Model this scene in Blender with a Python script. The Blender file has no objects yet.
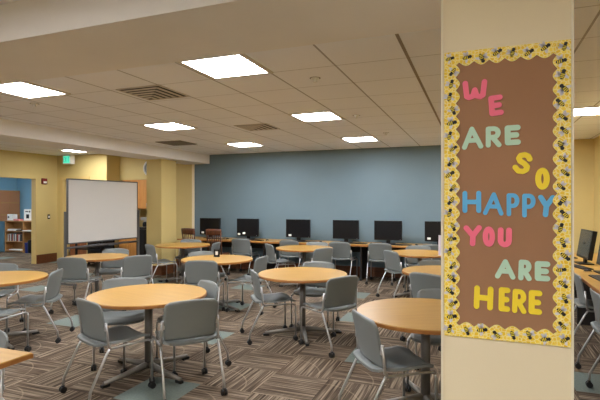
import bpy, bmesh, math, random
from mathutils import Vector, Matrix
random.seed(7)
C = bpy.context.scene.collection
PI = math.pi
R = math.radians
CAM_H = 1.6
FPX = 465.0
YAW = math.atan2(179, 465)

# ------------------------------------------------------------------ materials
def lin(c):
    return tuple(((v/255)/12.92 if v/255 <= .04045 else ((v/255+.055)/1.055)**2.4) for v in c)

def mat(name, rgb, rough=.6, metal=0, var=0, scale=8, bump=0, bscale=200, spec=.5):
    m = bpy.data.materials.new(name); m.use_nodes = True
    nt = m.node_tree; b = nt.nodes['Principled BSDF']
    c = lin(rgb)
    b.inputs['Base Color'].default_value = (*c, 1)
    b.inputs['Roughness'].default_value = rough
    b.inputs['Metallic'].default_value = metal
    b.inputs['Specular IOR Level'].default_value = spec
    tc = nt.nodes.new('ShaderNodeTexCoord')
    if var:
        n = nt.nodes.new('ShaderNodeTexNoise'); n.inputs['Scale'].default_value = scale
        n.inputs['Detail'].default_value = 3
        nt.links.new(tc.outputs['Object'], n.inputs['Vector'])
        mx = nt.nodes.new('ShaderNodeMix'); mx.data_type = 'RGBA'
        mx.inputs[6].default_value = (*[v*(1-var) for v in c], 1)
        mx.inputs[7].default_value = (*[min(1, v*(1+var)) for v in c], 1)
        nt.links.new(n.outputs['Fac'], mx.inputs[0])
        nt.links.new(mx.outputs[2], b.inputs['Base Color'])
    if bump:
        n2 = nt.nodes.new('ShaderNodeTexNoise'); n2.inputs['Scale'].default_value = bscale
        nt.links.new(tc.outputs['Object'], n2.inputs['Vector'])
        bp = nt.nodes.new('ShaderNodeBump'); bp.inputs['Strength'].default_value = bump
        bp.inputs['Distance'].default_value = .002
        nt.links.new(n2.outputs['Fac'], bp.inputs['Height'])
        nt.links.new(bp.outputs['Normal'], b.inputs['Normal'])
    return m

def wood(name, a, b_, rough=.4, scale=3, stretch=(1, 12, 12)):
    m = bpy.data.materials.new(name); m.use_nodes = True
    nt = m.node_tree; b = nt.nodes['Principled BSDF']
    tc = nt.nodes.new('ShaderNodeTexCoord'); mp = nt.nodes.new('ShaderNodeMapping')
    mp.inputs['Scale'].default_value = stretch
    n = nt.nodes.new('ShaderNodeTexNoise'); n.inputs['Scale'].default_value = scale; n.inputs['Detail'].default_value = 5
    nt.links.new(tc.outputs['Object'], mp.inputs['Vector']); nt.links.new(mp.outputs[0], n.inputs['Vector'])
    r = nt.nodes.new('ShaderNodeValToRGB')
    r.color_ramp.elements[0].position = .3; r.color_ramp.elements[1].position = .7
    r.color_ramp.elements[0].color = (*lin(a), 1); r.color_ramp.elements[1].color = (*lin(b_), 1)
    nt.links.new(n.outputs['Fac'], r.inputs[0]); nt.links.new(r.outputs[0], b.inputs['Base Color'])
    b.inputs['Roughness'].default_value = rough
    return m

def emis(name, rgb, s):
    m = bpy.data.materials.new(name); m.use_nodes = True
    b = m.node_tree.nodes['Principled BSDF']
    b.inputs['Base Color'].default_value = (*lin(rgb), 1)
    b.inputs['Emission Color'].default_value = (*lin(rgb), 1)
    b.inputs['Emission Strength'].default_value = s
    return m

class NG:
    """tiny helper to write math node graphs"""
    def __init__(s, nt): s.nt = nt
    def m(s, op, a, b=None, c=None):
        n = s.nt.nodes.new('ShaderNodeMath'); n.operation = op
        for i, v in enumerate((a, b, c)):
            if v is None: continue
            if isinstance(v, (int, float)): n.inputs[i].default_value = v
            else: s.nt.links.new(v, n.inputs[i])
        return n.outputs[0]
    def mix(s, f, a, b):
        n = s.nt.nodes.new('ShaderNodeMix'); n.data_type = 'RGBA'
        for i, v in ((0, f), (6, a), (7, b)):
            if isinstance(v, (int, float)): n.inputs[i].default_value = v
            elif isinstance(v, tuple): n.inputs[i].default_value = (*v, 1)
            else: s.nt.links.new(v, n.inputs[i])
        return n.outputs[2]
    def vec(s, x, y, z=0):
        n = s.nt.nodes.new('ShaderNodeCombineXYZ')
        for i, v in enumerate((x, y, z)):
            if isinstance(v, (int, float)): n.inputs[i].default_value = v
            else: s.nt.links.new(v, n.inputs[i])
        return n.outputs[0]
    def noise(s, v, scale, detail=2):
        n = s.nt.nodes.new('ShaderNodeTexNoise'); n.inputs['Scale'].default_value = scale; n.inputs['Detail'].default_value = detail
        s.nt.links.new(v, n.inputs['Vector']); return n.outputs['Fac']

def carpet_mat():
    m = bpy.data.materials.new('carpet_tiles'); m.use_nodes = True
    nt = m.node_tree; b = nt.nodes['Principled BSDF']; g = NG(nt)
    geo = nt.nodes.new('ShaderNodeNewGeometry'); sp = nt.nodes.new('ShaderNodeSeparateXYZ')
    nt.links.new(geo.outputs['Position'], sp.inputs[0])
    x, y = sp.outputs[0], sp.outputs[1]
    T = .508
    tx = g.m('DIVIDE', g.m('ADD', x, 2.28), T); ty = g.m('DIVIDE', g.m('SUBTRACT', y, 3.50), T)
    ix = g.m('ADD', g.m('FLOOR', tx), 1); iy = g.m('ADD', g.m('FLOOR', ty), 1)
    fx = g.m('FRACT', tx); fy = g.m('FRACT', ty)
    row = g.m('LESS_THAN', g.m('FLOORED_MODULO', g.m('ADD', iy, .5), 3), 1)
    col = g.m('LESS_THAN', g.m('FLOORED_MODULO', g.m('ADD', g.m('ADD', ix, g.m('ROUND', g.m('DIVIDE', iy, 3))), .5), 4), 1)
    teal = g.m('MULTIPLY', row, col)
    par = g.m('LESS_THAN', g.m('FLOORED_MODULO', g.m('ADD', g.m('ADD', ix, iy), .5), 2), 1)
    ipar = g.m('SUBTRACT', 1, par)
    u = g.m('ADD', g.m('MULTIPLY', x, par), g.m('MULTIPLY', y, ipar))
    v = g.m('ADD', g.m('MULTIPLY', y, par), g.m('MULTIPLY', x, ipar))
    wn = nt.nodes.new('ShaderNodeTexWhiteNoise'); wn.noise_dimensions = '2D'
    nt.links.new(g.vec(ix, iy), wn.inputs['Vector']); rnd = wn.outputs['Value']
    s1 = g.noise(g.vec(g.m('MULTIPLY', u, 62), g.m('MULTIPLY', v, 1.5), g.m('MULTIPLY', rnd, 9)), 1.0, 2)
    s2 = g.noise(g.vec(g.m('MULTIPLY', u, 140), g.m('MULTIPLY', v, 3.0), g.m('MULTIPLY', rnd, 5)), 1.0, 1)
    s = g.m('ADD', g.m('MULTIPLY', s1, .7), g.m('MULTIPLY', s2, .3))
    rp = nt.nodes.new('ShaderNodeValToRGB'); e = rp.color_ramp.elements
    e[0].position = .36; e[0].color = (*lin((58, 48, 39)), 1)
    e[1].position = .66; e[1].color = (*lin((168, 151, 129)), 1)
    k = e.new(.50); k.color = (*lin((98, 84, 70)), 1)
    nt.links.new(s, rp.inputs[0])
    # arcs woven into a few tiles
    d = g.m('SQRT', g.m('ADD', g.m('MULTIPLY', fx, fx), g.m('MULTIPLY', fy, fy)))
    arc = g.m('MULTIPLY', g.m('LESS_THAN', g.m('ABSOLUTE', g.m('SUBTRACT', d, .78)), .012), g.m('GREATER_THAN', rnd, .6))
    c1 = g.mix(g.m('MULTIPLY', arc, .25), rp.outputs[0], lin((188, 168, 140)))
    c1 = g.mix(g.m('MULTIPLY', rnd, .22), c1, lin((84, 66, 52)))
    tn = g.noise(g.vec(g.m('MULTIPLY', x, 60), g.m('MULTIPLY', y, 60)), 1.0, 2)
    tc = g.mix(tn, lin((98, 108, 102)), lin((128, 137, 130)))
    out = g.mix(teal, c1, tc)
    nt.links.new(out, b.inputs['Base Color'])
    b.inputs['Roughness'].default_value = .95; b.inputs['Specular IOR Level'].default_value = .1
    bp = nt.nodes.new('ShaderNodeBump'); bp.inputs['Strength'].default_value = .35; bp.inputs['Distance'].default_value = .004
    nt.links.new(s, bp.inputs['Height']); nt.links.new(bp.outputs[0], b.inputs['Normal'])
    return m

def ceiling_mat():
    m = bpy.data.materials.new('ceiling_tiles'); m.use_nodes = True
    nt = m.node_tree; b = nt.nodes['Principled BSDF']; g = NG(nt)
    geo = nt.nodes.new('ShaderNodeNewGeometry'); sp = nt.nodes.new('ShaderNodeSeparateXYZ')
    nt.links.new(geo.outputs['Position'], sp.inputs[0])
    x, y = sp.outputs[0], sp.outputs[1]; T = .61
    tx = g.m('DIVIDE', g.m('ADD', x, .531), T); ty = g.m('DIVIDE', g.m('SUBTRACT', y, 3.195), T)
    def line(t, w):
        return g.m('LESS_THAN', g.m('ABSOLUTE', g.m('SUBTRACT', g.m('FRACT', g.m('ADD', t, .5)), .5)), w)
    lx = line(tx, .014); ly = line(ty, .010)  # grid lines, with the shade of their recess put into the colour
    wn = nt.nodes.new('ShaderNodeTexWhiteNoise'); wn.noise_dimensions = '2D'
    nt.links.new(g.vec(g.m('FLOOR', tx), g.m('FLOOR', ty)), wn.inputs['Vector'])
    n = g.noise(geo.outputs['Position'], 55, 4)
    f = g.m('ADD', g.m('MULTIPLY', n, .7), g.m('MULTIPLY', wn.outputs['Value'], .3))
    c = g.mix(f, lin((240, 241, 246)), lin((250, 250, 254)))
    c = g.mix(g.m('MULTIPLY', lx, .62), c, lin((110, 96, 80)))
    c = g.mix(g.m('MULTIPLY', ly, .42), c, lin((110, 96, 80)))
    nt.links.new(c, b.inputs['Base Color']); b.inputs['Roughness'].default_value = .9
    bp = nt.nodes.new('ShaderNodeBump'); bp.inputs['Strength'].default_value = .3; bp.inputs['Distance'].default_value = .004
    nt.links.new(n, bp.inputs['Height']); nt.links.new(bp.outputs[0], b.inputs['Normal'])
    return m

def honey_mat():
    m = bpy.data.materials.new('honeycomb_print'); m.use_nodes = True
    nt = m.node_tree; b = nt.nodes['Principled BSDF']; g = NG(nt)
    tc = nt.nodes.new('ShaderNodeTexCoord'); v = nt.nodes.new('ShaderNodeTexVoronoi')
    v.feature = 'DISTANCE_TO_EDGE'; v.inputs['Scale'].default_value = 72; v.inputs['Randomness'].default_value = .8
    nt.links.new(tc.outputs['Object'], v.inputs['Vector'])
    v2 = nt.nodes.new('ShaderNodeTexVoronoi'); v2.inputs['Scale'].default_value = 72; v2.inputs['Randomness'].default_value = .8
    nt.links.new(tc.outputs['Object'], v2.inputs['Vector'])
    sep = nt.nodes.new('ShaderNodeSeparateXYZ'); nt.links.new(v2.outputs['Color'], sep.inputs[0])
    cell = g.mix(sep.outputs[0], lin((242, 200, 22)), lin((255, 226, 84)))
    edge = g.m('LESS_THAN', v.outputs['Distance'], .1)
    c = g.mix(g.m('MULTIPLY', edge, .6), cell, lin((255, 248, 196)))
    nt.links.new(c, b.inputs['Base Color']); b.inputs['Roughness'].default_value = .5
    return m

M = dict(
    carpet=carpet_mat(), ceil=ceiling_mat(), honey=honey_mat(),
    blue=mat('blue_wall_paint', (112, 132, 142), .6, var=.04, scale=3, bump=.15),
    yellow=mat('yellow_wall_paint', (210, 187, 123), .65, var=.03, scale=3, bump=.15),
    beige=mat('beige_beam_paint', (242, 238, 234), .75, var=.03, scale=4, bump=.4, bscale=90),
    cream=mat('cream_pillar_paint', (238, 223, 190), .65, var=.02, scale=4, bump=.25, bscale=150),
    bead=mat('corner_bead', (240, 230, 206), .5),
    base=wood('baseboard_wood', (92, 52, 30), (122, 74, 42), .45),
    maple=wood('maple_laminate', (174, 131, 60), (185, 142, 68), .34, 2.2, (1, 14, 14)),
    edge=wood('maple_edge', (150, 96, 42), (166, 110, 52), .45),
    slate=mat('slate_plastic', (122, 126, 124), .42, var=.03, scale=14, bump=.1, bscale=400),
    steel=mat('satin_steel', (196, 195, 194), .34, .8),
    gun=mat('gunmetal_column', (122, 118, 114), .45, .4), foot=mat('grey_base_metal', (140, 134, 126), .45, .5),
    black=mat('black_rubber', (22, 21, 22), .55),
    blackpl=mat('black_plastic', (15, 15, 17), .4, spec=.35),
    screen=mat('dark_screen', (17, 17, 20), .3, spec=.3),
    screen2=mat('greenish_screen', (52, 50, 42), .25),
    oak=wood('dark_oak', (70, 36, 20), (100, 56, 30), .4, 4, (10, 10, 1)),
    cab=wood('honey_cabinet', (206, 140, 70), (220, 158, 86), .45, 3, (10, 10, 1)),
    shelf=wood('shelf_wood', (168, 122, 74), (186, 140, 88), .5, 3, (1, 8, 8)),
    white=mat('white_plastic', (236, 236, 232), .5),
    board=mat('whiteboard_face', (216, 212, 206), .38, var=.01),
    boardframe=mat('grey_frame', (92, 90, 90), .4, .3),
    brown=mat('brown_kraft_paper', (164, 122, 90), .85, var=.07, scale=5, bump=.4, bscale=160),
    pink=mat('pink_card', (255, 118, 146), .6, var=.05), green=mat('sage_card', (190, 224, 200), .6, var=.05),
    yel=mat('yellow_card', (254, 224, 52), .6, var=.05), sky=mat('blue_card', (98, 184, 236), .6, var=.05),
    beeblack=mat('bee_black', (30, 28, 26), .6), rim=mat('border_rim', (250, 236, 150), .5), beewing=mat('bee_wing', (222, 216, 220), .6),
    lamp=emis('lamp_diffuser', (246, 249, 255), 15.0), dimlamp=emis('dim_lamp_diffuser', (246, 249, 255), 11.0),
    lampframe=mat('lamp_frame', (214, 206, 192), .5),
    vent=mat('vent_metal', (206, 198, 188), .5), ventdark=mat('vent_slot', (38, 36, 36), .7),
    jamb=mat('jamb_paint', (214, 186, 120), .55), tbar=mat('ceiling_bar', (150, 136, 120), .7), grille=mat('return_grille', (120, 112, 102), .6),
    exitg=emis('exit_green', (70, 200, 165), .35), exitd=mat('exit_letters', (20, 110, 96), .5),
    red=mat('alarm_red', (120, 28, 30), .4), navy=mat('navy_bin', (32, 44, 110), .5),
    teal=mat('teal_cabinet', (88, 122, 138), .5), farblue=mat('far_blue_paint', (128, 176, 204), .65, var=.03),
    pinkpaper=mat('pink_folder', (214, 130, 132), .6), doorwood=wood('door_wood', (126, 74, 40), (150, 92, 52), .45, 3, (10, 10, 1)),
    dark=mat('dark_paint', (46, 42, 40), .6), lav=mat('lavender_paper', (226, 222, 240), .5),
)

# ------------------------------------------------------------------ mesh builder
class MB:
    def __init__(s): s.bm = bmesh.new(); s.mats = []; s.cur = 0; s.lift = 0
    def use(s, m):
        if m not in s.mats: s.mats.append(m)
        s.cur = s.mats.index(m); return s
    def _tag(s, faces):
        for f in faces: f.material_index = s.cur
    def box(s, x0, x1, y0, y1, z0, z1, M4=None):
        vs = [s.bm.verts.new((x, y, z)) for x in (x0, x1) for y in (y0, y1) for z in (z0, z1)]
        if M4 is not None:
            for v in vs: v.co = M4 @ v.co
        fs = [s.bm.faces.new([vs[i] for i in q]) for q in ((0,1,3,2),(4,6,7,5),(0,4,5,1),(2,3,7,6),(0,2,6,4),(1,5,7,3))]
        s._tag(fs); return s
    def tube(s, pts, r, n=10, sx=1.0, smooth=True):
        pts = [Vector(p) for p in pts]; rings = []
        up0 = None
        for i, p in enumerate(pts):
            t = ((pts[i]-pts[i-1]).normalized() if i else Vector()) + ((pts[i+1]-pts[i]).normalized() if i < len(pts)-1 else Vector())
            t.normalize()
            if up0 is None:
                up0 = Vector((1, 0, 0)) if abs(t.x) < .8 else Vector((0, 0, 1))
            a = (up0 - t*up0.dot(t)).normalized(); b = t.cross(a); up0 = a
            rr = r[i] if isinstance(r, (list, tuple)) else r
            rings.append([s.bm.verts.new(p + a*math.cos(2*PI*k/n)*rr*sx + b*math.sin(2*PI*k/n)*rr) for k in range(n)])
        fs = []
        for i in range(len(rings)-1):
            for k in range(n):
                fs.append(s.bm.faces.new([rings[i][k], rings[i][(k+1) % n], rings[i+1][(k+1) % n], rings[i+1][k]]))
        for f in fs: f.smooth = smooth
        fs.append(s.bm.faces.new(rings[0][::-1])); fs.append(s.bm.faces.new(rings[-1]))
        s._tag(fs); return s
    def lathe(s, prof, n=48, c=(0, 0)):
        rings = [[s.bm.verts.new((c[0]+r*math.cos(2*PI*k/n), c[1]+r*math.sin(2*PI*k/n), z)) for k in range(n)] for r, z in prof]
        fs = []
        for i in range(len(rings)-1):
            for k in range(n):
                fs.append(s.bm.faces.new([rings[i][k], rings[i][(k+1) % n], rings[i+1][(k+1) % n], rings[i+1][k]]))
        fs.append(s.bm.faces.new(rings[0][::-1])); fs.append(s.bm.faces.new(rings[-1]))
        s._tag(fs); return s
    def cyl(s, p, axis, r, h, n=16):
        p = Vector(p); a = Vector(axis).normalized()
        return s.tube([p-a*h/2, p+a*h/2], r, n)
    def prism(s, poly, y0, y1):
        """poly in (x,z), extruded y0..y1"""
        A = [s.bm.verts.new((x, y0, z)) for x, z in poly]; B = [s.bm.verts.new((x, y1, z)) for x, z in poly]
        fs = [s.bm.faces.new(A), s.bm.faces.new(B[::-1])]
        n = len(poly)
        for i in range(n): fs.append(s.bm.faces.new([A[i], B[i], B[(i+1) % n], A[(i+1) % n]]))
        s._tag(fs); return s
    def shell(s, f, nu, nv, th):
        """f(u,v)->Vector, thickened along the surface normal"""
        eps = 1e-3; top = []; bot = []
        for j in range(nv+1):
            rt = []; rb = []
            for i in range(nu+1):
                u = -1+2*i/nu; v = j/nv
                p = f(u, v); du = f(u+eps, v)-f(u-eps, v); dv = f(u, min(1, v+eps))-f(u, max(0, v-eps))
                nrm = du.cross(dv)
                nrm = nrm.normalized() if nrm.length > 1e-12 else Vector((0, 0, 1))
                rt.append(s.bm.verts.new(p+nrm*th/2)); rb.append(s.bm.verts.new(p-nrm*th/2))
            top.append(rt); bot.append(rb)
        fs = []
        for j in range(nv):
            for i in range(nu):
                fs.append(s.bm.faces.new([top[j][i], top[j][i+1], top[j+1][i+1], top[j+1][i]]))
                fs.append(s.bm.faces.new([bot[j][i], bot[j+1][i], bot[j+1][i+1], bot[j][i+1]]))
        for f_ in fs: f_.smooth = True
        for j in range(nv):
            fs.append(s.bm.faces.new([top[j][0], top[j+1][0], bot[j+1][0], bot[j][0]]))
            fs.append(s.bm.faces.new([top[j][nu], bot[j][nu], bot[j+1][nu], top[j+1][nu]]))
        for i in range(nu):
            fs.append(s.bm.faces.new([top[0][i], bot[0][i], bot[0][i+1], top[0][i+1]]))
            fs.append(s.bm.faces.new([top[nv][i], top[nv][i+1], bot[nv][i+1], bot[nv][i]]))
        s._tag(fs); return s
    def build(s, name, m=None, parent=None, loc=None, bevel=0, label=None):
        if m is not None: s.mats = [m] if not s.mats else s.mats
        bmesh.ops.recalc_face_normals(s.bm, faces=s.bm.faces)
        me = bpy.data.meshes.new(name); s.bm.to_mesh(me); s.bm.free()
        for k in (s.mats or [m]): me.materials.append(k)
        o = bpy.data.objects.new(name, me); C.objects.link(o)
        if parent: o.parent = parent
        if loc: o.location = loc
        if bevel:
            b = o.modifiers.new('bevel', 'BEVEL'); b.width = bevel; b.segments = 2; b.limit_method = 'ANGLE'
        if label: o['label'] = label
        return o

def thing(name, label, cat, loc=(0, 0, 0), rz=0, group=None):
    o = bpy.data.objects.new(name, None); C.objects.link(o); o.empty_display_size = .1
    o.location = loc; o.rotation_euler = (0, 0, rz); tag(o, label, cat, group); return o
def tag(o, label, cat, group=None):
    o['label'] = label; o['category'] = cat
    if group: o['group'] = group
    return o
def struct(name, mb, m):
    o = mb.build(name, m); o['kind'] = 'structure'; return o
def copy_tree(o, parent=None):
    c = o.copy(); C.objects.link(c)
    if parent: c.parent = parent
    for ch in list(o.children): copy_tree(ch, c)
    return c

# ------------------------------------------------------------------ the setting
ZC = 2.762; ZB = 2.54; ZL = 2.85; YW = 9.9
struct('floor', MB().box(-16.5, 3.2, -4.5, 12.5, -.05, 0), M['carpet'])
struct('ceiling', MB().box(-6.3, 2.2, -4.5, YW+.1, ZC, ZC+.1), M['ceil'])
struct('ceiling', MB().box(-16.5, -6.85, -4.5, 12.5, ZL, ZL+.1), M['ceil'])
struct('trim_1', MB().box(-6.2, .315, 1.92, 2.62, ZB, ZC), M['beige'])           # beam across the room
struct('trim_2', MB().box(-6.90, -6.2, -4.5, YW, ZB, ZL+.05), M['beige'])        # soffit on the left
struct('trim_3', MB().box(-.543, -.519, 2.62, YW, ZC-.004, ZC), M['tbar'])
struct('wall_back', MB().box(-6.64, .62, YW, YW+.15, 0, 3), M['blue'])
struct('wall_back', MB().box(-7.5, -6.64, YW, YW+.15, 0, 3), M['yellow'])
struct('wall_back', MB().box(.62, 2.1, YW, YW+.15, 0, 3), M['yellow'])
struct('trim_4', MB().box(-6.70, -6.635, YW-.02, YW, 0, ZB), M['cream'])
struct('wall_right', MB().box(1.97, 2.12, -4.5, YW, 0, 3), M['yellow'])
struct('wall_front', MB().box(-16.5, 3.2, -4.65, -4.5, 0, 3), M['cream'])
struct('wall_column', MB().box(-6.88, -6.48, 8.4, 8.93, 0, ZB), M['yellow'])
# nook behind the column
struct('wall_nook', MB().box(-9.1, -7.5, 10.65, 10.8, 0, 3), M['yellow'])
struct('wall_nook', MB().box(-9.05, -7.5, 9.88, 10.65, 2.19, ZL), M['yellow'])
struct('wall_nook', MB().box(-7.5, -7.4, YW+.15, 10.8, 0, 3), M['yellow'])
# wall with the exit sign: opening between x -10.35 and -9.60
mb = MB().box(-10.67, -10.44, 9.4, 9.55, 0, ZL).box(-9.60, -8.96, 9.4, 9.55, 0, ZL).box(-10.44, -9.60, 9.4, 9.55, 2.20, ZL)
mb.box(-9.11, -8.96, 9.55, 10.65, 0, ZL)
struct('wall_exit', mb, M['yellow'])
mb = MB().box(-10.53, -10.44, 9.37, 9.40, 0, 2.27).box(-9.60, -9.52, 9.37, 9.40, 0, 2.27).box(-10.44, -9.60, 9.37, 9.40, 2.20, 2.27)
mb.box(-10.44, -10.41, 9.40, 9.55, 0, 2.2).box(-9.63, -9.60, 9.40, 9.55, 0, 2.2)
d2 = struct('door_2', mb, M['jamb'])
Mx = Matrix.Translation((-10.39, 9.56, 0)) @ Matrix.Rotation(R(22), 4, 'Z')
lf = MB().box(0, .68, 0, .045, .01, 2.18, Mx).build('door_leaf', M['doorwood'], d2)
MB().cyl((-10.39, 9.54, 1.95), (0, 0, 1), .018, .12).cyl((-10.39, 9.54, .3), (0, 0, 1), .018, .12).build('hinge', M['steel'], d2)
p = Mx @ Vector((.62, -.03, 1.0)); MB().cyl(p, (0, 1, 0), .028, .06).build('handle', M['steel'], lf)
struct('wall_corridor', MB().box(-10.82, -9.11, 11.2, 11.3, 0, ZL), M['yellow'])
# left wall with the wide opening to the blue room
mb = MB().box(-10.82, -10.67, 8.77, 9.55, 0, ZL).box(-10.82, -10.67, 5.2, 8.77, 2.22, ZL).box(-10.82, -10.67, -4.5, 5.2, 0, ZL)
mb.box(-10.82, -10.67, 9.55, 11.3, 0, ZL)
struct('wall_left', mb, M['yellow'])
mb = MB().box(-10.825, -10.665, 8.745, 8.77, 0, 2.22).box(-10.825, -10.665, 5.2, 8.745, 2.195, 2.22).box(-10.825, -10.665, 5.2, 5.225, 0, 2.195)
struct('door_1', mb, M['jamb'])
struct('wall_blue_room', MB().box(-14.6, -10.82, 11.25, 11.35, 0, ZL), M['farblue'])
struct('wall_blue_room', MB().box(-14.75, -14.6, 3.5, 11.35, 0, ZL), M['farblue'])
# baseboards
struct('baseboard_back', MB().box(-6.63, .62, YW-.02, YW, 0, .2), M['base'])
struct('baseboard_left', MB().box(-10.67, -10.65, 8.76, 9.37, 0, .23), M['base'])
struct('baseboard_exit', MB().box(-9.50, -8.96, 9.38, 9.4, 0, .2), M['base'])
struct('baseboard_column', MB().box(-6.90, -6.46, 8.38, 8.95, 0, .2), M['base'])
struct('baseboard_right', MB().box(1.95, 1.97, -4.5, YW-.02, 0, .15), M['base'])
struct('baseboard_nook', MB().box(-7.45, -6.64, YW-.02, YW, 0, .2), M['base'])
# pillar with metal corner beads
struct('wall_pillar', MB().box(-.137, .315, 1.92, 2.62, 0, ZB), M['cream'])
struct('trim_5', MB().box(-.140, -.132, 1.915, 1.93, 0, ZB).box(.311, .319, 1.915, 1.93, 0, ZB), M['bead'])

# ------------------------------------------------------------------ ceiling fittings
def make_lamp():
    t = thing('ceiling_light', '', 'ceiling light')
    h = .305
    mb = MB()
    for a in ((-h, h, -h, -h+.04), (-h, h, h-.04, h), (-h, -h+.04, -h+.04, h-.04), (h-.04, h, -h+.04, h-.04)):
        mb.box(a[0], a[1], a[2], a[3], -.012, .0)
    mb.build('frame', M['lampframe'], t)
    MB().box(-h+.04, h-.04, -h+.04, h-.04, -.006, .0).build('diffuser', M['lamp'], t)
    return t
lamp0 = make_lamp(); first = [True]
def lamp(x, y, label, z=ZC, dim=False):
    o = lamp0 if first[0] else copy_tree(lamp0)
    first[0] = False
    o.location = (x, y, z); o['label'] = label; o['group'] = 'square ceiling lights'
    if dim:
        for ch in o.children:
            if ch.name.startswith('diffuser'): ch.data = ch.data.copy(); ch.data.materials[0] = M['dimlamp']
lamp(-2.02, 3.49, 'largest and nearest square ceiling light, top centre of the picture')
lamp(-2.05, 5.97, 'square ceiling light second nearest in the row leading to the blue wall')
lamp(-2.045, 8.40, 'square ceiling light nearest the blue wall, above the monitors')
lamp(-4.38, 3.46, 'square ceiling light cut by the left edge of the picture')
lamp(-4.42, 5.93, 'square ceiling light beside the dark return grille, middle of the left row')
lamp(-4.41, 8.36, 'square ceiling light in the far left corner close to the blue wall')
lamp(-9.10, 8.62, 'small distant ceiling light beyond the soffit near the exit sign', ZL, True)
lamp(1.32, 6.85, 'ceiling light visible just right of the pillar', ZC, True)
for x, y in ((.385, 8.38),):
    lamp(x, y, 'square ceiling light hidden behind the poster pillar')
for x, y in ((-2.055, .2), (-4.47, .2), (.385, -.9), (-2.055, -2.2), (.385, -3.3)):  # unseen lamps on the camera side, partly added to brighten the pillar
    lamp(x, y, 'unseen square ceiling light on the near side of the beam')
for x, y, z in ((-12.6, 9.6, ZL), (-12.6, 7.4, ZL), (-9.15, 5.2, ZL), (-8.0, 5.2, ZL), (-9.15, 2.8, ZL)):  # unseen lamps added to brighten the blue room and the left zone
    lamp(x, y, 'unseen added ceiling light in the left rooms beyond the soffit', z)

def diffuser(x, y, label, z=ZC):
    t = thing('ceiling_vent', label, 'ceiling vent', (x, y, z), 0, 'slatted ceiling vents')
    MB().box(-.266, .266, -.266, .266, -.004, 0).build('backing', M['ventdark'], t)
    mb = MB()
    F = .268
    mb.box(-F, F, -F, -F+.018, -.010, 0).box(-F, F, F-.018, F, -.010, 0).box(-F, -F+.018, -F+.018, F-.018, -.010, 0).box(F-.018, F, -F+.018, F-.018, -.010, 0)
    q = F-.018
    for k in range(1, 6):
        d = .085*k-.02; w = .024
        Lx = Matrix.Translation((0, -q+d, -.008)) @ Matrix.Rotation(R(-18), 4, 'X')
        mb.box(-q, q-d, -w/2, w/2, -.002, .002, Lx)
        Ly = Matrix.Translation((q-d, 0, -.008)) @ Matrix.Rotation(R(-18), 4, 'Y')
        mb.box(-w/2, w/2, -q+d, q, -.002, .002, Ly)
    mb.build('louvre', M['vent'], t)
diffuser(-3.22, 4.05, 'square slatted air vent nearest the camera, left of the big light')
diffuser(-3.20, 6.48, 'square slatted air vent farther off, between the two light rows')
t = thing('return_grille', 'flat dark grey return air grille beside the left soffit', 'ceiling vent', (-5.55, 7.66, ZC))
MB().box(-.29, .29, -.29, .29, -.008, 0).build('panel', M['grille'], t)
mb = MB()
for k in range(14): mb.box(-.27, .27, -.27+k*.0405, -.25+k*.0405, -.014, -.008)
mb.build('slat', M['grille'], t)['kind'] = 'stuff'

for i, (x, y, w) in enumerate(((-1.536, 6.10, 'beside the second light of the middle row'), (-1.434, 4.12, 'right of the big nearest light'),
                (-4.90, 4.0, 'left side, just below the cut off light'), (-1.457, 7.81, 'near the blue wall'))):
    t = thing('fire_sprinkler', 'small white ceiling sprinkler head ' + w, 'sprinkler', (x, y, ZC), 0, 'ceiling sprinklers')
    MB().lathe([(.04, 0), (.04, -.006), (.012, -.008), (.012, -.03), (.022, -.034), (.022, -.038)][::-1], 16).build('head', M['white'], t)
    MB().lathe([(.05, -.001), (.052, -.001), (.052, -.0005), (.05, -.0005)][::-1], 16).build('escutcheon', M['grille'], t)

# exit sign
t = thing('exit_sign', 'green exit sign in a white box high on the far left wall', 'exit sign', (-10.11, 9.23, ZL))
MB().box(-.140, .140, -.03, .10, -.25, -.02).box(-.05, .05, .0, .05, -.02, 0).build('housing', M['white'], t, bevel=.004)
MB().box(-.120, .098, -.034, -.030, -.225, -.045).build('green_face', M['exitg'], t)
def strokes(mb, segs, w, place, y0, y1):
    """flat bars with round ends along each polyline; place maps (u,v) to (x,z)"""
    for pl in segs:
        for (a, b) in zip(pl[:-1], pl[1:]):
            A = Vector(place(*a)); B = Vector(place(*b)); d = (B-A)
            if d.length < 1e-6: continue
            ang = math.atan2(d.y, d.x); poly = []
            for k in range(9): th = ang+PI/2+PI*k/8; poly.append((A.x+math.cos(th)*w/2, A.y+math.sin(th)*w/2))
            for k in range(9): th = ang-PI/2+PI*k/8; poly.append((B.x+math.cos(th)*w/2, B.y+math.sin(th)*w/2))
            mb.prism(poly, y0-mb.lift, y1); mb.lift += 4e-5
def arc(cx, cy, rx, ry, a0, a1, n=10):
    return [(cx+rx*math.cos(R(a0+(a1-a0)*k/n)), cy+ry*math.sin(R(a0+(a1-a0)*k/n))) for k in range(n+1)]
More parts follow.
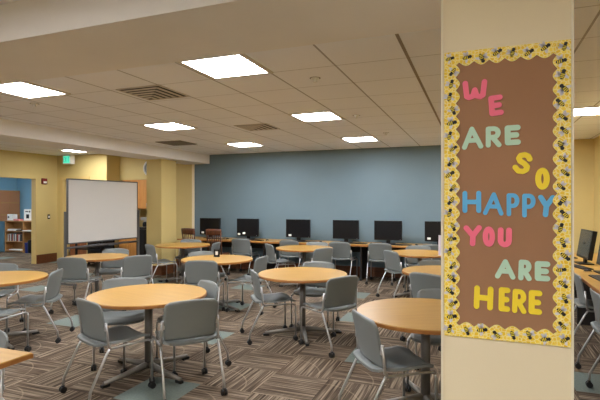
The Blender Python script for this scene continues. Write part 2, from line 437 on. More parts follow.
# glyphs in a unit box, v up
GL = {
 'W': [[(0, 1), (.08, .1), (.2, .02), (.4, .1), (.5, .5)], [(.5, .5), (.6, .1), (.78, .02), (.92, .12), (1, 1)]],
 'E': [[(1, 1), (0, 1), (0, 0), (1, 0)], [(0, .5), (.85, .5)]],
 'A': [[(0, 0), (.5, 1), (1, 0)], [(.22, .36), (.78, .36)]],
 'R': [[(0, 0), (0, 1), (.5, 1)] + arc(.5, .74, .42, .26, 90, -90) + [(0, .48)], [(.38, .48), (1, 0)]],
 'S': [arc(.5, .76, .46, .24, 20, 180) + arc(.5, .5, .46, .02, 180, 182, 1) + arc(.5, .25, .48, .25, 80, -160)],
 'O': [arc(.5, .5, .5, .5, 0, 360, 24)],
 'H': [[(0, 0), (0, 1)], [(1, 0), (1, 1)], [(0, .5), (1, .5)]],
 'P': [[(0, 0), (0, 1), (.5, 1)] + arc(.5, .72, .48, .28, 90, -90) + [(0, .44)]],
 'Y': [[(0, 1), (.5, .5), (1, 1)], [(.5, .5), (.45, 0)]],
 'U': [[(0, 1), (0, .3)] + arc(.5, .3, .5, .3, 180, 360) + [(1, 1)]],
 'X': [[(0, 0), (1, 1)], [(0, 1), (1, 0)]], 'I': [[(.5, 0), (.5, 1)]], 'T': [[(0, 1), (1, 1)], [(.5, 1), (.5, 0)]],
}
GL['S'] = [[(.92, .82), (.75, .96), (.45, 1), (.15, .9), (.08, .72), (.25, .58), (.6, .5), (.9, .36), (.92, .18), (.7, .03), (.35, 0), (.02, .16)]]
mb = MB()
for i, ch in enumerate('EXIT'):
    strokes(mb, GL[ch], .009, lambda u, v, i=i: (-.104+i*.052+u*.034, -.19+v*.11), -.037, -.034)
mb.build('lettering', M['exitd'], t)

# small wall fittings on the left wall
t = thing('fire_alarm', 'dark red fire alarm strobe with white lens on the yellow wall', 'fire alarm', (-10.67, 8.98, 2.145))
MB().box(0, .045, -.075, .075, -.075, .075).build('housing', M['red'], t, bevel=.008)
MB().box(.045, .06, -.045, .045, -.055, -.005).build('lens', M['white'], t, bevel=.004)
t = thing('wall_switch', 'small black and white wall switch below the fire alarm', 'switch', (-10.67, 9.13, 1.21))
MB().box(0, .01, -.036, .036, -.06, .06).build('plate', M['blackpl'], t, bevel=.003)
MB().box(.01, .016, -.024, .024, -.03, .025).build('rocker', M['white'], t, bevel=.002)

# clock, half behind the column
t = thing('wall_clock', 'round white rimmed clock half hidden behind the yellow column', 'clock', (-7.95, 9.88, 2.475))
Cy = Matrix.Rotation(R(90), 4, 'X')
def disc(mb, r0, r1, y0, y1, n=40):
    for k in range(n):
        a, b = 2*PI*k/n, 2*PI*(k+1)/n
        mb.prism([(r0*math.cos(a), r0*math.sin(a)), (r1*math.cos(a), r1*math.sin(a)), (r1*math.cos(b), r1*math.sin(b)), (r0*math.cos(b), r0*math.sin(b))] if r0 > 0 else [(0, 0), (r1*math.cos(a), r1*math.sin(a)), (r1*math.cos(b), r1*math.sin(b))], y0, y1)
mb = MB(); disc(mb, .175, .21, -.05, 0); mb.build('rim', M['white'], t)
mb = MB(); disc(mb, 0, .175, -.02, 0); mb.build('face', mat('clock_face', (150, 164, 176), .5), t)
mb = MB(); strokes(mb, [[(0, 0), (-.06, .09)], [(0, 0), (-.12, -.05)]], .012, lambda u, v: (u, v), -.026, -.021); mb.build('hand', M['white'], t)

# ------------------------------------------------------------------ chairs
def make_chair():
    t = thing('caster_chair', '', 'chair')
    def back(u, v):
        z = .470+.320*v
        W = .228-.012*(1-v)
        r = .055
        dz = .325*v; k = 0
        if dz > .325-r: k = dz-(.325-r)
        elif dz < r*.6: k = (r*.6-dz)
        W -= r-math.sqrt(max(0, r*r-min(k, r*.985)**2))
        z += .012*(1-u*u)*(v**3)
        y = -.206-.018*v-.050*v*v+.026*(u*u)-.010*math.sin(PI*v)
        return Vector((W*u, y, z))
    MB().shell(back, 18, 14, .011).build('backrest', M['slate'], t)
    def seat(u, v):
        W = .230-.012*v
        W -= .010*max(0, 1-v/.3)
        r = .05; dy = .465*v; k = 0
        if dy > .465-r: k = dy-(.465-r)
        elif dy < r: k = r-dy
        W -= (r-math.sqrt(max(0, r*r-min(k, r*.985)**2)))*.9
        y = -.250+.465*v
        z = .448+.012*(1-v)+.016*abs(u)**3-.014*math.sin(PI*min(1, v*1.2))-.020*max(0, v-.85)/.15*(v > .85)
        z -= .020*max(0, (.14-v)/.14)
        return Vector((W*u, y, z))
    MB().shell(seat, 16, 18, .019).build('seat', M['slate'], t)
    mb = MB()
    for s in (-1, 1):
        mb.tube([(s*.232, -.205, .635), (s*.236, -.194, .54), (s*.238, -.188, .45), (s*.238, -.165, .425), (s*.236, .16, .425), (s*.236, .193, .412)], .0102, 8)
        mb.box(s*.224-.010, s*.224+.010, -.212, -.198, .57, .635)
    mb.tube([(-.236, .0, .425), (.236, .0, .425)], .009, 6)
    mb.build('frame', M['steel'], t)
    def caster(x, y, leg):
        mb = MB()
        mb.cyl((x-.013, y, .026), (1, 0, 0), .026, .018, 14).cyl((x+.013, y, .026), (1, 0, 0), .026, .018, 14)
        mb.tube([(x, y, .026), (x, y, .062)], .013, 8)
        mb.build('caster', M['black'], leg)
    for s in (-1, 1):
        lg = MB().tube([(s*.236, .193, .412), (s*.236, .200, .38), (s*.236, .200, .05)], .0098, 8).build('leg', M['steel'], t)
        caster(s*.236, .200, lg)
        lg = MB().tube([(s*.238, -.180, .425), (s*.240, -.205, .385), (s*.243, -.335, .125), (s*.243, -.342, .05)], .0102, 8).build('leg', M['steel'], t)
        caster(s*.243, -.342, lg)
    return t
chair0 = make_chair(); cf = [True]
def chair(mx, my, h, label, group, back=.275):
    o = chair0 if cf[0] else copy_tree(chair0)
    cf[0] = False
    h = R(h)
    o.location = (mx+back*math.cos(h), my+back*math.sin(h), 0); o.rotation_euler = (0, 0, h-PI/2)
    o['label'] = label; o['group'] = group
    return o
GR = 'grey caster chairs around the round tables'
for a in [
 (-3.01, 2.91, 70, 'grey caster chair at left front of the large near left table, back to camera'),
 (-2.18, 3.23, 139, 'grey caster chair pushed to the right front of the near left table'),
 (-2.53, 4.07, 237, 'grey caster chair behind the near left table, at its right rear edge'),
 (-3.50, 3.94, -54, 'grey caster chair behind the near left table, facing the camera'),
 (-.80, 3.26, 36, 'large grey caster chair tucked under the near table beside the pillar'),
 (-2.50, 4.90, 38, 'grey caster chair seen side on at the left of the centre table'),
 (-1.34, 4.83, 147, 'grey caster chair at the right front of the centre table'),
 (-2.01, 5.94, -86, 'grey caster chair behind the centre table, only back and seat showing'),
 (-5.50, 5.06, 104, 'grey caster chair in front of the table by the whiteboard'),
 (-4.76, 5.64, 152, 'grey caster chair right of the table by the whiteboard'),
 (-5.85, 6.36, -66, 'grey caster chair between the whiteboard and its nearest table'),
 (-3.55, 5.44, 111, 'grey caster chair in front of the table that holds the small card'),
 (-4.24, 6.47, -29, 'grey caster chair left behind the table that holds the small card'),
 (-2.95, 6.19, 181, 'grey caster chair right of the table that holds the small card'),
 (-4.64, 4.12, 210, 'grey caster chair right of the table cut by the left edge'),
 (-5.86, 4.27, -54, 'grey caster chair behind the table cut by the left edge'),
 (-4.68, 3.10, 98, 'grey caster chair in front of the table cut by the left edge'),
 (-5.84, 7.17, 61, 'grey caster chair in front of the yellow column'),
 (-5.80, 8.52, -69, 'grey caster chair between the column table and the wooden chairs'),
 (-4.84, 8.04, 190, 'grey caster chair right of the column table, its back corner showing'),
 (-3.76, 8.04, 46, 'grey caster chair left of the table before the third monitor'),
 (-2.50, 7.70, 150, 'grey caster chair right of the table before the third monitor'),
 (-3.03, 8.84, -80, 'grey caster chair behind the table before the third monitor'),
 (-1.38, 7.66, 43, 'grey caster chair left of the far table beside the pillar'),
 (-1.05, 8.78, -76, 'grey caster chair behind the far table beside the pillar'),
 (-.57, 5.37, 64, 'grey caster chair in front of the middle table beside the pillar'),
 (-.58, 6.66, -74, 'grey caster chair behind the middle table beside the pillar'),
 (-.31, 4.46, -92, 'grey caster chair behind the near table beside the pillar'),
 (.42, 3.52, 167, 'grey caster chair mostly hidden behind the pillar at the near table'),
 (-2.93, 2.06, -90, 'grey caster chair at the rectangular table in the lower left corner'),
]: chair(*a, GR)
GD = 'grey caster chairs along the computer counters'
for a in [
 (-4.88, 9.02, 90, 'grey caster chair under the counter before the second monitor'),
 (-3.74, 9.02, 86, 'grey caster chair under the counter before the third monitor'),
 (-2.62, 8.98, 88, 'grey caster chair under the counter before the fourth monitor'),
 (-1.80, 8.98, 94, 'grey caster chair under the counter before the fifth monitor'),
 (-.80, 9.02, 90, 'grey caster chair under the counter beside the pillar'),
 (1.00, 6.03, 0, 'farther grey caster chair at the right hand counter'),
 (.955, 4.89, 0, 'nearer grey caster chair at the right hand counter, cut by the edge'),
]: chair(*a, GD)

# dark wooden chairs with slatted backs
def make_wood_chair():
    t = thing('wooden_chair', '', 'chair')
    MB().box(-.22, .22, -.20, .22, .43, .465).build('seat', M['oak'], t, bevel=.01)
    for s in (-1, 1):
        MB().tube([(s*.20, .19, .43), (s*.21, .20, 0)], .02, 8).build('leg', M['oak'], t)
        MB().tube([(s*.20, -.18, .43), (s*.21, -.24, 0)], .02, 8).build('leg', M['oak'], t)
        MB().tube([(s*.19, -.18, .46), (s*.20, -.25, .92)], .018, 8).build('back_post', M['oak'], t)
    def crest(u, v): return Vector((.225*u, -.255-.02*v-.03*(1-u*u)+.015, .885+.125*v+.012*(1-u*u)*v))
    MB().shell(crest, 12, 3, .025).build('crest_rail', M['oak'], t)
    for k in range(6):
        x = -.135+k*.054
        MB().tube([(x, -.185, .46), (x*1.02, -.275+.01*abs(k-2.5), .90)], .011, 6).build('spindle', M['oak'], t)
    MB().tube([(-.2, -.21, .2), (.2, -.21, .2)], .011, 6).tube([(-.2, .195, .25), (.2, .195, .25)], .011, 6).build('stretcher', M['oak'], t)
    return t
w0 = make_wood_chair(); w0.scale = (.8, 1, 1); w0.location = (-6.03, 9.02, 0); w0.rotation_euler = (0, 0, R(-4)); w0['group'] = 'wooden chairs at the counter'
w0['label'] = 'dark wooden slat back chair at the end of the counter beside the yellow wall'
w1 = copy_tree(w0); w1.location = (-5.36, 8.93, 0); w1.rotation_euler = (0, 0, R(6))
w1['label'] = 'dark wooden slat back chair between the first two monitors'

# ------------------------------------------------------------------ tables
def make_table():
    t = thing('round_table', '', 'table')
    r = .535
    MB().lathe([(r-.02, .712), (r-.004, .7125), (r-.001, .735), (r-.004, .74)], 96).build('tabletop', M['maple'], t)
    MB().lathe([(r-.010, .708), (r+.002, .711), (r+.002, .734), (r-.003, .7365)], 96).build('edge_band', M['edge'], t)
    MB().tube([(0, 0, .05), (0, 0, .70)], .036, 20).tube([(0, 0, .69), (0, 0, .709)], [.05, .12], 20).build('column', M['gun'], t)
    for k in range(4):
        a = PI/2*k; c, s = math.cos(a), math.sin(a)
        f = MB().tube([(.02*c, .02*s, .075), (.25*c, .25*s, .05), (.455*c, .455*s, .032)], [.034, .024, .017], 10).build('foot', M['foot'], t)
        MB().box(.405, .475, -.018, .018, 0, .024, Matrix.Rotation(a, 4, 'Z')).build('glide', M['black'], f)
    return t
t0 = make_table(); tf = [True]
for x, y, rot, lab in [
 (-2.90, 3.57, -15, 'large near round maple table at the lower left'),
 (-1.99, 5.26, 27, 'round maple table in the centre of the room'),
 (-.39, 3.75, 27, 'near round maple table partly hidden by the pillar'),
 (-5.65, 5.72, 12, 'round maple table in front of the whiteboard'),
 (-3.71, 6.14, 72, 'round maple table holding a small black framed card'),
 (-5.14, 3.69, 74, 'round maple table cut by the left edge of the picture'),
 (-5.58, 7.92, 30, 'far round maple table beside the yellow column'),
 (-3.07, 8.20, 15, 'far round maple table in front of the third monitor'),
 (-.94, 8.10, 30, 'far round maple table beside the pillar, before the counter'),
 (-.38, 6.05, 15, 'middle round maple table beside the pillar'),
]:
    o = t0 if tf[0] else copy_tree(t0)
    tf[0] = False
    o.location = (x, y, 0); o.rotation_euler = (0, 0, R(rot)); o['label'] = lab; o['group'] = 'round tables'
    if 'whiteboard' in lab: o.scale = (.88, .88, 1)

t = thing('rectangular_table', 'corner of a rectangular maple table in the lower left corner', 'table', (-2.98, 1.60, 0))
MB().box(-.60, .60, -.33, .33, .712, .74).build('tabletop', M['maple'], t, bevel=.004)
MB().box(-.603, .603, -.333, .333, .710, .734).build('edge_band', M['edge'], t)
for sx in (-1, 1):
    for sy in (-1, 1): MB().tube([(sx*.44, sy*.24, 0), (sx*.44, sy*.24, .71)], .022, 12).build('leg', M['steel'], t)

# computer counter along the blue wall
t = thing('computer_counter', 'long maple counter under the row of monitors on the blue wall', 'counter', (0, 0, 0))
MB().box(-6.60, .62, 9.14, 9.875, .708, .74).build('worktop', M['maple'], t)
MB().box(-6.603, .62, 9.136, 9.141, .706, .738).build('edge_band', M['edge'], t)
for x in (-6.55, -4.42, -3.2, -2.24, -1.3, -.2, .5):
    MB().box(x-.015, x+.015, 9.25, 9.85, 0, .706).build('support_panel', M['dark'], t)
MB().box(-6.5, .5, 9.80, 9.86, .52, .64).build('cable_tray', M['dark'], t)

def make_monitor():
    t = thing('desktop_monitor', '', 'monitor')
    MB().box(-.285, .285, -.02, .035, .075, .475).build('casing', M['blackpl'], t, bevel=.006)
    MB().box(-.268, .268, -.0225, -.0200, .105, .458).build('screen', M['screen'], t)
    MB().box(-.04, .04, .02, .05, .01, .30).build('stand', M['blackpl'], t)
    MB().box(-.14, .14, -.08, .11, 0, .014).build('base', M['blackpl'], t, bevel=.004)
    MB().cyl((.25, -.0215, .09), (0, 1, 0), .006, .003, 10).build('power_button', M['steel'], t)
    return t
mon0 = make_monitor(); names = ['first', 'second', 'third', 'fourth', 'fifth', 'sixth']
def make_keyboard():
    t = thing('keyboard', '', 'keyboard')
    MB().box(-.21, .21, -.065, .065, 0, .014).build('body', M['blackpl'], t, bevel=.003)
    mb = MB()
    for r_ in range(5):
        for c_ in range(16): mb.box(-.198+c_*.0248, -.178+c_*.0248, -.054+r_*.0215, -.037+r_*.0215, .014, .018)
    mb.build('keys', M['dark'], t)
    return t
kb0 = make_keyboard()
def make_mouse():
    t = thing('computer_mouse', '', 'mouse')
    def f(u, v):
        a = PI*v; return Vector((.028*u*math.sin(a)**.6 if 0 < v < 1 else 0, -.045*math.cos(a), .004+.026*math.sin(a)*math.sqrt(max(0, 1-u*u*.85))))
    MB().shell(f, 8, 10, .004).build('body', M['blackpl'], t)
    MB().box(-.002, .002, .012, .028, .026, .033).build('wheel', M['grille'], t)
    return t
ms0 = make_mouse()
for i, (x, rz) in enumerate([(-6.00, -4), (-4.99, -4), (-3.74, 0), (-2.65, 0), (-1.75, 0), (-.73, 4)]):
    o = mon0 if i == 0 else copy_tree(mon0)
    o.location = (x, 9.60, .74); o.rotation_euler = (0, 0, R(rz)); o['group'] = 'black monitors on the counter'
    o['label'] = ['black monitor farthest left on the counter, beside the yellow wall', 'black monitor second from the left, with two white notes',
      'black monitor third from the left on the counter', 'black monitor fourth from the left, behind the centre table',
      'wide black monitor fifth from the left, right of the centre', 'black monitor beside the pillar edge with a white note'][i]
    o = kb0 if i == 0 else copy_tree(kb0)
    o.location = (x+.30, 9.36, .74); o.rotation_euler = (0, 0, R([3, -4, 2, -2, 1, 3][i])); o['group'] = 'keyboards on the blue wall counter'
    o['label'] = 'black keyboard on the counter in front of the %s monitor from the left' % names[i]
    o = ms0 if i == 0 else copy_tree(ms0)
    o.location = (x+.60, 9.38, .74); o.rotation_euler = (0, 0, R(10*i-20)); o['group'] = 'mice on the blue wall counter'
    o['label'] = 'small black mouse on the counter right of the %s keyboard from the left' % names[i]
for i, (x, z, w) in enumerate([(-6.18, .872, 'first'), (-5.20, .858, 'second'), (-5.07, .880, 'second'), (-3.92, .862, 'third'), (-.93, .872, 'sixth')]):
    o = MB().box(-.034, .034, -.012, .0, -.022, .022).build('white_note', M['white'], None, (x, 9.57, z), bevel=.006)
    tag(o, ('small white note low on the %s monitor from the left%s' % (w, ', right of two' if i == 2 else ', left of two' if i == 1 else '')), 'note', 'white notes on the monitors')

# right hand counter and its equipment
t = thing('side_counter', 'maple counter along the right wall, seen past the pillar', 'counter', (0, 0, 0))
MB().box(1.09, 1.965, 3.0, 9.05, .708, .74).build('worktop', M['maple'], t)
MB().box(1.085, 1.091, 3.0, 9.05, .706, .738).build('edge_band', M['edge'], t)
for y in (3.1, 5.45, 7.0, 8.95): MB().box(1.2, 1.95, y-.015, y+.015, 0, .706).build('support_panel', M['dark'], t)
for i, (x, y, rz, lab) in enumerate([(1.35, 7.49, -86, 'dark monitor angled on the right hand counter beside the pillar'), (1.41, 6.56, -86, 'dark monitor at the right edge of the picture')]):
    o = copy_tree(mon0); o.location = (x, y, .74); o.rotation_euler = (R(0), 0, R(rz)); o['label'] = lab; o['group'] = 'monitors on the right hand counter'
    o.rotation_euler = (0, 0, R(rz))
    for ch in o.children:
        if ch.name.split('.')[0] in ('casing', 'screen', 'power_button'): ch.rotation_euler = (R(-9), 0, 0)
        if ch.name.startswith('screen'):
            ch.data = ch.data.copy(); ch.data.materials[0] = M['screen2']
for x, y, rz, lab in [(1.30, 8.30, -80, 'black keyboard at the far end of the right hand counter'), (1.24, 7.02, -75, 'black keyboard on the right hand counter before the angled monitor'), (1.27, 6.05, -85, 'black keyboard on the right hand counter at the picture edge')]:
    o = copy_tree(kb0); o.location = (x, y, .74); o.rotation_euler = (0, 0, R(rz)); o['label'] = lab; o['group'] = 'keyboards on the right hand counter'
o = copy_tree(ms0); o.location = (1.25, 6.62, .74); o.rotation_euler = (0, 0, R(-90)); o['label'] = 'black mouse between the keyboards on the right hand counter'; o['group'] = 'mice on the right hand counter'

# small things on tables
t = thing('table_card', 'small black framed card standing on the table left of centre', 'card holder', (-3.84, 6.34, .74), R(15))
MB().box(-.045, .045, -.03, .03, 0, .006).build('base', M['blackpl'], t)
MB().box(-.045, .045, -.006, .006, .006, .115).build('frame', M['blackpl'], t)
MB().box(-.02, .02, -.009, -.006, .03, .085).build('insert', M['white'], t)
t = thing('paper_sign', 'pale lavender paper sign standing on the far table against the pillar edge', 'sign', (-.555, 7.86, .74), R(0))
MB().box(-.06, .06, -.04, .04, 0, .004).build('base', M['lav'], t)
MB().box(-.06, .06, -.004, .004, .004, .32).build('panel', M['lav'], t)

# ------------------------------------------------------------------ whiteboard on wheels
t = thing('mobile_whiteboard', 'large blank whiteboard on a wheeled grey stand at the left', 'whiteboard', (-7.085, 7.385, 0), math.atan2(8.25-6.52, -7.01+7.16))
L = .87
MB().box(-L+.02, L-.02, -.012, .012, .83, 2.02).build('board', M['board'], t)
MB().box(-L, L, -.017, .017, .81, .832).box(-L, L, -.017, .017, 2.018, 2.04).box(-L, -L+.022, -.017, .017, .83, 2.02).box(L-.022, L, -.017, .017, .83, 2.02).build('frame', M['boardframe'], t)
for s in (-1, 1):
    MB().box(s*(L+.03)-.018, s*(L+.03)+.018, -.02, .02, .08, 1.42).build('post', M['boardframe'], t)
    f = MB().box(s*(L+.03)-.02, s*(L+.03)+.02, -.28, .28, .06, .10).build('foot', M['boardframe'], t)
    for q in (-.25, .25): MB().cyl((s*(L+.03), q, .03), (1, 0, 0), .03, .025, 14).build('caster', M['black'], f)
MB().tube([(-L-.03, 0, .74), (L+.03, 0, .74)], .022, 10).build('crossbar', M['boardframe'], t)
MB().box(.05, .30, -.05, .05, .715, .735).build('pen_tray', M['boardframe'], t)

# nook furniture behind the board
t = thing('wall_cabinet', 'honey coloured cabinet hung high beside the yellow column', 'cabinet', (-8.25, 10.27, 1.42))
MB().box(-.65, .65, -.36, .36, 0, .765).build('body', M['cab'], t)
for k in range(3):
    dd = MB().box(-.64+k*.43, -.22+k*.43, -.385, -.362, .01, .755).build('door', M['cab'], t, bevel=.003)
    MB().cyl((-.27+k*.43, -.395, .1), (0, 0, 1), .006, .1, 8).build('handle', M['steel'], dd)
t = thing('base_cabinet', 'honey coloured base cabinet seen below the right end of the whiteboard', 'cabinet', (-8.32, 10.2, 0))
MB().box(-.60, .60, -.40, .40, .08, .86).build('body', M['cab'], t)
MB().box(-.60, .60, -.34, .40, 0, .08).build('plinth', M['dark'], t)
MB().box(-.62, .62, -.43, .41, .86, .90).build('worktop', M['grille'], t)
for k in range(3): MB().box(-.59+k*.395, -.205+k*.395, -.425, -.402, .1, .84).build('door', M['cab'], t, bevel=.003)
t = thing('coffee_maker', 'metal coffee maker on the counter just left of the column', 'coffee maker', (-8.22, 10.02, .90))
MB().box(-.10, .10, -.10, .12, 0, .04).box(-.10, .10, .02, .12, .04, .30).box(-.10, .10, -.10, .12, .22, .30).build('body', M['steel'], t, bevel=.006)
MB().lathe([(.05, .045), (.065, .08), (.06, .15), (.04, .18)], 20, (0, -.04)).build('carafe', M['blackpl'], t)
t = thing('waste_bin', 'tall black waste bin between the base cabinet and the column', 'waste bin', (-7.80, 9.45, 0))
MB().box(-.13, .13, -.16, .16, 0, .92).build('body', M['blackpl'], t, bevel=.02)
MB().box(-.14, .14, -.17, .17, .92, .98).build('lid', M['black'], t, bevel=.02)
t = thing('equipment_cart', 'low black cart behind the lower edge of the whiteboard', 'cart', (-8.95, 9.0, 0))
for z in (.12, .42, .68): MB().box(-.42, .42, -.22, .22, z, z+.03).build('shelf', M['blackpl'], t)
for sx in (-1, 1):
    for sy in (-1, 1): MB().box(sx*.40-.02, sx*.40+.02, sy*.2-.02, sy*.2+.02, .05, .70).build('post', M['blackpl'], t)
MB().box(-.4, .4, .15, .17, .15, .68).build('back_panel', M['dark'], t)
for sx in (-1, 1):
    for sy in (-1, 1): MB().cyl((sx*.38, sy*.18, .03), (1, 0, 0), .03, .03, 12).build('caster', M['black'], t)

# ------------------------------------------------------------------ blue room through the opening
t = thing('bookcase', 'low wooden bookcase seen through the opening at the far left', 'bookcase', (-13.56, 10.65, 0))
mb = MB().box(-.61, -.58, -.15, .15, 0, 1.0).box(.58, .61, -.15, .15, 0, 1.0).box(.18, .21, -.15, .15, 0, 1.0).box(-.58, .58, .13, .15, .03, .98)
mb.build('carcass', M['shelf'], t)
MB().box(-.63, .63, -.16, .16, .98, 1.01).build('top', M['shelf'], t)
MB().box(-.58, .18, -.15, .13, .03, .07).build('shelf', M['shelf'], t)
MB().box(-.58, .18, -.15, .13, .335, .36).build('shelf', M['shelf'], t)
MB().box(-.58, .58, -.16, .13, .665, .69).build('shelf', M['shelf'], t)
cols = [(196, 190, 176), (120, 70, 52), (210, 204, 190), (62, 60, 66), (150, 60, 54), (182, 172, 150), (90, 96, 110), (214, 208, 198), (100, 84, 64), (170, 60, 50), (188, 184, 176), (72, 72, 70)]
cn = ['ivory', 'brown', 'cream', 'charcoal', 'red', 'tan', 'slate blue', 'white', 'olive brown', 'bright red', 'pale grey', 'dark grey']
x = -14.06
for i, c in enumerate(cols):
    w = random.uniform(.035, .055); h = random.uniform(.2, .27)
    tk = thing('book', '%s book standing on the middle shelf of the far bookcase' % cn[i], 'book', (x+w/2, 10.60, .36), 0, 'books on the bookcase')
    MB().box(-w/2, w/2, -.085, .08, 0, h).build('cover', mat('book_cloth', c, .6), tk)
    MB().box(-w/2+.004, w/2-.004, -.08, .082, h-.004, h+.001).build('pages', M['white'], tk)
    x += w+.006
for i, (xx, yy, zz, sx, sy, sz, m, lab) in enumerate([
  (-13.85, 10.58, .69, .16, .11, .05, 'white', 'stack of white paper on the upper shelf of the bookcase'),
  (-13.58, 10.58, .69, .07, .09, .03, 'dark', 'dark folder beside the white paper on the bookcase'),
  (-13.18, 10.57, .69, .17, .11, .02, 'white', 'flat white papers at the right end of the bookcase shelf'),
  (-13.70, 10.55, .07, .24, .08, .03, 'white', 'thin pale papers on the bottom shelf of the bookcase')]):
    o = MB().box(-sx, sx, -sy, sy, 0, sz).build('paper_stack', M[m], None, (xx, yy, zz)); tag(o, lab, 'papers')
t = thing('white_box', 'white box with a black dot on the bookcase top', 'box', (-13.99, 10.62, 1.01))
MB().box(-.13, .13, -.08, .08, 0, .20).build('body', M['white'], t, bevel=.01)
MB().cyl((-.06, -.083, .11), (0, 1, 0), .03, .01, 16).build('dot', M['black'], t)
o = MB().box(-.12, .12, -.08, .08, 0, .05).build('pink_folder', M['pinkpaper'], None, (-13.70, 10.60, 1.01), bevel=.01); tag(o, 'pink folder lying on the bookcase between box and sign', 'folder')
t = thing('framed_notice', 'white framed notice with a black square on the bookcase', 'sign', (-13.34, 10.66, 1.01))
MB().box(-.16, .16, -.015, .015, 0, .36).build('panel', M['white'], t)
MB().box(-.06, .06, -.018, -.015, .07, .20).box(-.10, .03, -.018, -.015, .27, .30).box(.06, .11, -.018, -.015, .26, .31).build('print', M['black'], t)
t = thing('storage_cabinet', 'tall wooden cubby cabinet in the blue room', 'cabinet', (-14.43, 10.83, 0), R(90))
MB().box(-.38, .38, -.02, .165, .0, 1.98).build('body', M['shelf'], t)
for r_ in range(5):
    for c_ in range(2):
        MB().box(-.37+c_*.38, -.01+c_*.38, -.035, -.02, .04+r_*.39, .38+r_*.39).build('door', mat('cabinet_panel', (172, 120, 82), .5), t, bevel=.003)
t = thing('blue_locker', 'grey blue cabinet at the far left edge beyond the opening', 'cabinet', (-14.285, 10.62, 0))
MB().box(-.10, .10, -.15, .15, .0, .98).build('body', M['teal'], t, bevel=.01)
MB().box(-.085, .085, -.158, -.15, .04, .94).build('door', M['teal'], t)
t = thing('recycling_bin', 'small navy blue bin in the right bay of the bookcase', 'bin', (-13.23, 10.56, 0))
MB().lathe([(.07, 0), (.085, .30), (.09, .31), (.08, .31)], 20).build('body', M['navy'], t)
MB().lathe([(.088, .30), (.096, .30), (.096, .32), (.088, .32)], 20).build('rim', M['navy'], t)
t = thing('backpack', 'black backpack beside the navy bin in the bookcase bay', 'bag', (-13.05, 10.56, 0))
MB().box(-.08, .08, -.11, .11, 0, .42).build('body', M['blackpl'], t, bevel=.05)
MB().tube([(-.04, -.02, .41), (-.03, -.02, .46), (.03, -.02, .46), (.04, -.02, .41)], .008, 6).build('strap', M['black'], t)

# ------------------------------------------------------------------ poster on the pillar
YP = 1.92
cs, sn = math.cos(YAW), math.sin(YAW)
def onp(px, py):
    """measured place of a poster mark on the pillar's face, in metres"""
    u = px-300; X = u*cs-465*sn; Y = u*sn+465*cs; k = YP/Y
    return (X*k, CAM_H-(py-202)*k)
poster = thing('message_banner', 'brown paper banner with cut out letters reading WE ARE SO HAPPY YOU ARE HERE', 'banner', (0, YP, 0))
X0, X1, Z0, Z1 = -.128, .309, 1.076, 2.186
MB().box(X0+.012, X1-.012, -.004, -.001, Z0+.012, Z1-.012).build('backing_paper', M['brown'], poster)
def bee(mb, x, z, ang, k=1.0, y=-.0095):
    c, s = math.cos(ang), math.sin(ang)
    def tr(p): return (x+(p[0]*c-p[1]*s)*k, z+(p[0]*s+p[1]*c)*k)
    def ell(cx, cz, rx, rz, a=0, n=12):
        ca, sa = math.cos(a), math.sin(a); out = []
        for i in range(n):
            q = (rx*math.cos(2*PI*i/n), rz*math.sin(2*PI*i/n)); out.append(tr((cx+q[0]*ca-q[1]*sa, cz+q[0]*sa+q[1]*ca)))
        return out
    mb.use(M['beewing']); mb.prism(ell(-.002, .010, .0045, .0095, .5), y, y+.0006); mb.prism(ell(.003, .010, .004, .009, -.4), y, y+.0005)
    mb.prism(ell(-.002, -.009, .004, .008, -.5), y, y+.0006)
    mb.use(M['beeblack']); mb.prism(ell(-.001, 0, .0115, .0062), y-.0006, y)
    mb.prism(ell(.011, 0, .0048, .0052), y-.0007, y)
    mb.use(M['yel'])
    for q, hh in ((-.0075, .0038), (-.003, .0052), (.0018, .0050)):
        mb.prism([tr(p) for p in ((q-.0011, -hh), (q+.0011, -hh), (q+.0011, hh), (q-.0011, hh))], y-.0012, y-.0006)
def border(ax, a0, a1, edge, sgn, label):
    """ax 'z': vertical strip at x=edge, scallops pointing sgn; ax 'x': horizontal strip"""
    per = .0515; n = int(round((a1-a0)/per)); per = (a1-a0)/n; N = n*10
    outer = []; inner = []
    for i in range(N+1):
        a = a0+(a1-a0)*i/N
        w = .043+.0155*abs(math.sin(PI*(a-a0)/per))**1.1
        inner.append((edge+sgn*w, a) if ax == 'z' else (a, edge+sgn*w))
        outer.append((edge, a) if ax == 'z' else (a, edge))
    mb = MB().use(M['honey'])
    y0 = -.0085 if ax == 'z' else -.0065
    for i in range(N): mb.prism([outer[i], inner[i], inner[i+1], outer[i+1]], y0, y0+.001)
    # paper rim, a touch lighter, along the scallops
    mb.use(M['rim'])
    for i in range(N):
        d = sgn*.0016
        a, b = inner[i], inner[i+1]
        if ax == 'z': mb.prism([a, (a[0]-d, a[1]), (b[0]-d, b[1]), b], y0-.0003, y0)
        else: mb.prism([a, (a[0], a[1]-d), (b[0], b[1]-d), b], y0-.0003, y0)
    k = n
    for i in range(k):
        a = a0+per*(i+.5); o = edge+sgn*(.020+.013*((i*7) % 3)/2)
        an = random.choice((.6, -.7, 2.3, -2.2, .2, 1.3, -1.2))
        if ax == 'z': bee(mb, o, a, an, random.uniform(1.15, 1.4), y0-.0005)
        else: bee(mb, a, o, an, random.uniform(1.15, 1.4), y0-.0005)
    mb.build('bee_border', None, poster, label=label)
border('x', X0+.002, X1-.002, Z1, -1, 'top scalloped honeycomb and bee border strip')
border('x', X0+.002, X1-.002, Z0, 1, 'bottom scalloped honeycomb and bee border strip')
border('z', Z0, Z1, X0, 1, 'left scalloped honeycomb and bee border strip')
border('z', Z0, Z1, X1, -1, 'right scalloped honeycomb and bee border strip')
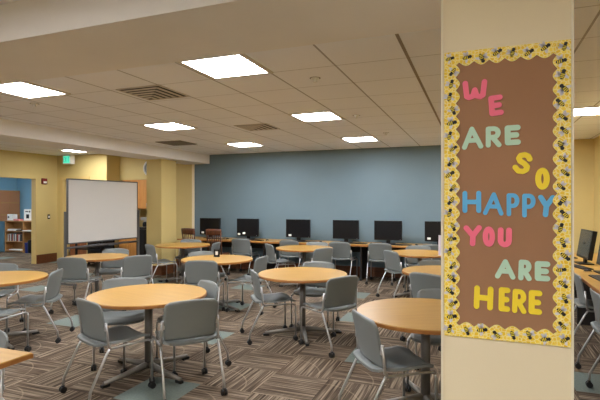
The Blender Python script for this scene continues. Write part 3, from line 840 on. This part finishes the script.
# letters: left, top, right, bottom in the photograph, slant, colour
LT = [
 ('W', 462.5, 81.5, 487.3, 99.5, 0, 'pink'), ('E', 488.7, 96, 503.2, 115.5, 4, 'pink'),
 ('A', 461.7, 127.5, 483, 149, 2, 'green'), ('R', 485.7, 127, 501.5, 147.3, 0, 'green'), ('E', 504.6, 125.8, 520.6, 145, 1, 'green'),
 ('S', 513.5, 152.5, 532.0, 174.2, -16, 'yel'), ('O', 535.0, 168, 549.5, 189.6, 0, 'yel'),
 ('H', 462.5, 191, 481.2, 213, 0, 'sky'), ('A', 483.3, 192.4, 503.8, 215.4, -2, 'sky'), ('P', 506.5, 193.3, 519.4, 216.3, 0, 'sky'), ('P', 522, 193.8, 535.6, 217.5, 0, 'sky'), ('Y', 537.5, 195, 555, 217.2, -2, 'sky'),
 ('Y', 463.8, 225, 482.2, 246.4, 2, 'pink'), ('O', 482.6, 226.3, 495, 246.8, 0, 'pink'), ('U', 497.6, 227.2, 511.8, 247.4, -1, 'pink'),
 ('A', 495, 258.7, 515.5, 279.3, -1, 'green'), ('R', 518.3, 259.4, 531.8, 280.8, -2, 'green'), ('E', 534.6, 260.8, 550, 281.3, 0, 'green'),
 ('H', 474, 285.2, 493.2, 310, -2, 'yel'), ('E', 498.6, 286.8, 510.2, 311.6, -1, 'yel'), ('R', 512.2, 288.6, 526.6, 313.6, -2, 'yel'), ('E', 528.4, 289.6, 542, 314.6, -1, 'yel'),
]
cname = dict(pink='pink', green='sage green', yel='yellow', sky='blue')
for ch, a, b, c, d, rot, col in LT:
    p0 = onp(a, b); p1 = onp(c, d)
    w = .0205 if col in ('pink', 'yel', 'green') else .0178
    if ch in 'PRA' : w *= .88
    if ch in 'OS': w *= .95
    xc, zc = (p0[0]+p1[0])/2, (p0[1]+p1[1])/2
    W_ = abs(p1[0]-p0[0])-w; H_ = abs(p0[1]-p1[1])-w
    r = R(rot)
    def place(u, v):
        x, z = (u-.5)*W_, (v-.5)*H_
        return (xc+x*math.cos(r)-z*math.sin(r), zc+x*math.sin(r)+z*math.cos(r))
    mb = MB(); strokes(mb, GL[ch], w, place, -.008, -.0045)
    mb.build('letter', M[col], poster, label='%s cut out letter %s' % (cname[col], ch))

# ------------------------------------------------------------------ world, camera, colour
w = bpy.data.worlds.new('world'); bpy.context.scene.world = w; w.use_nodes = True
w.node_tree.nodes['Background'].inputs[0].default_value = (.9, .85, .78, 1)
w.node_tree.nodes['Background'].inputs[1].default_value = .2
cam = bpy.data.cameras.new('camera'); co = bpy.data.objects.new('camera', cam); C.objects.link(co)
cam.sensor_width = 36; cam.sensor_fit = 'HORIZONTAL'; cam.lens = 36*FPX/600
cam.shift_y = 2/600; cam.clip_start = .05
co.location = (0, 0, CAM_H); co.rotation_euler = (PI/2, 0, YAW)
bpy.context.scene.camera = co
vs = bpy.context.scene.view_settings
vs.view_transform = 'Standard'; vs.look = 'None'; vs.exposure = 1.92; vs.gamma = 1
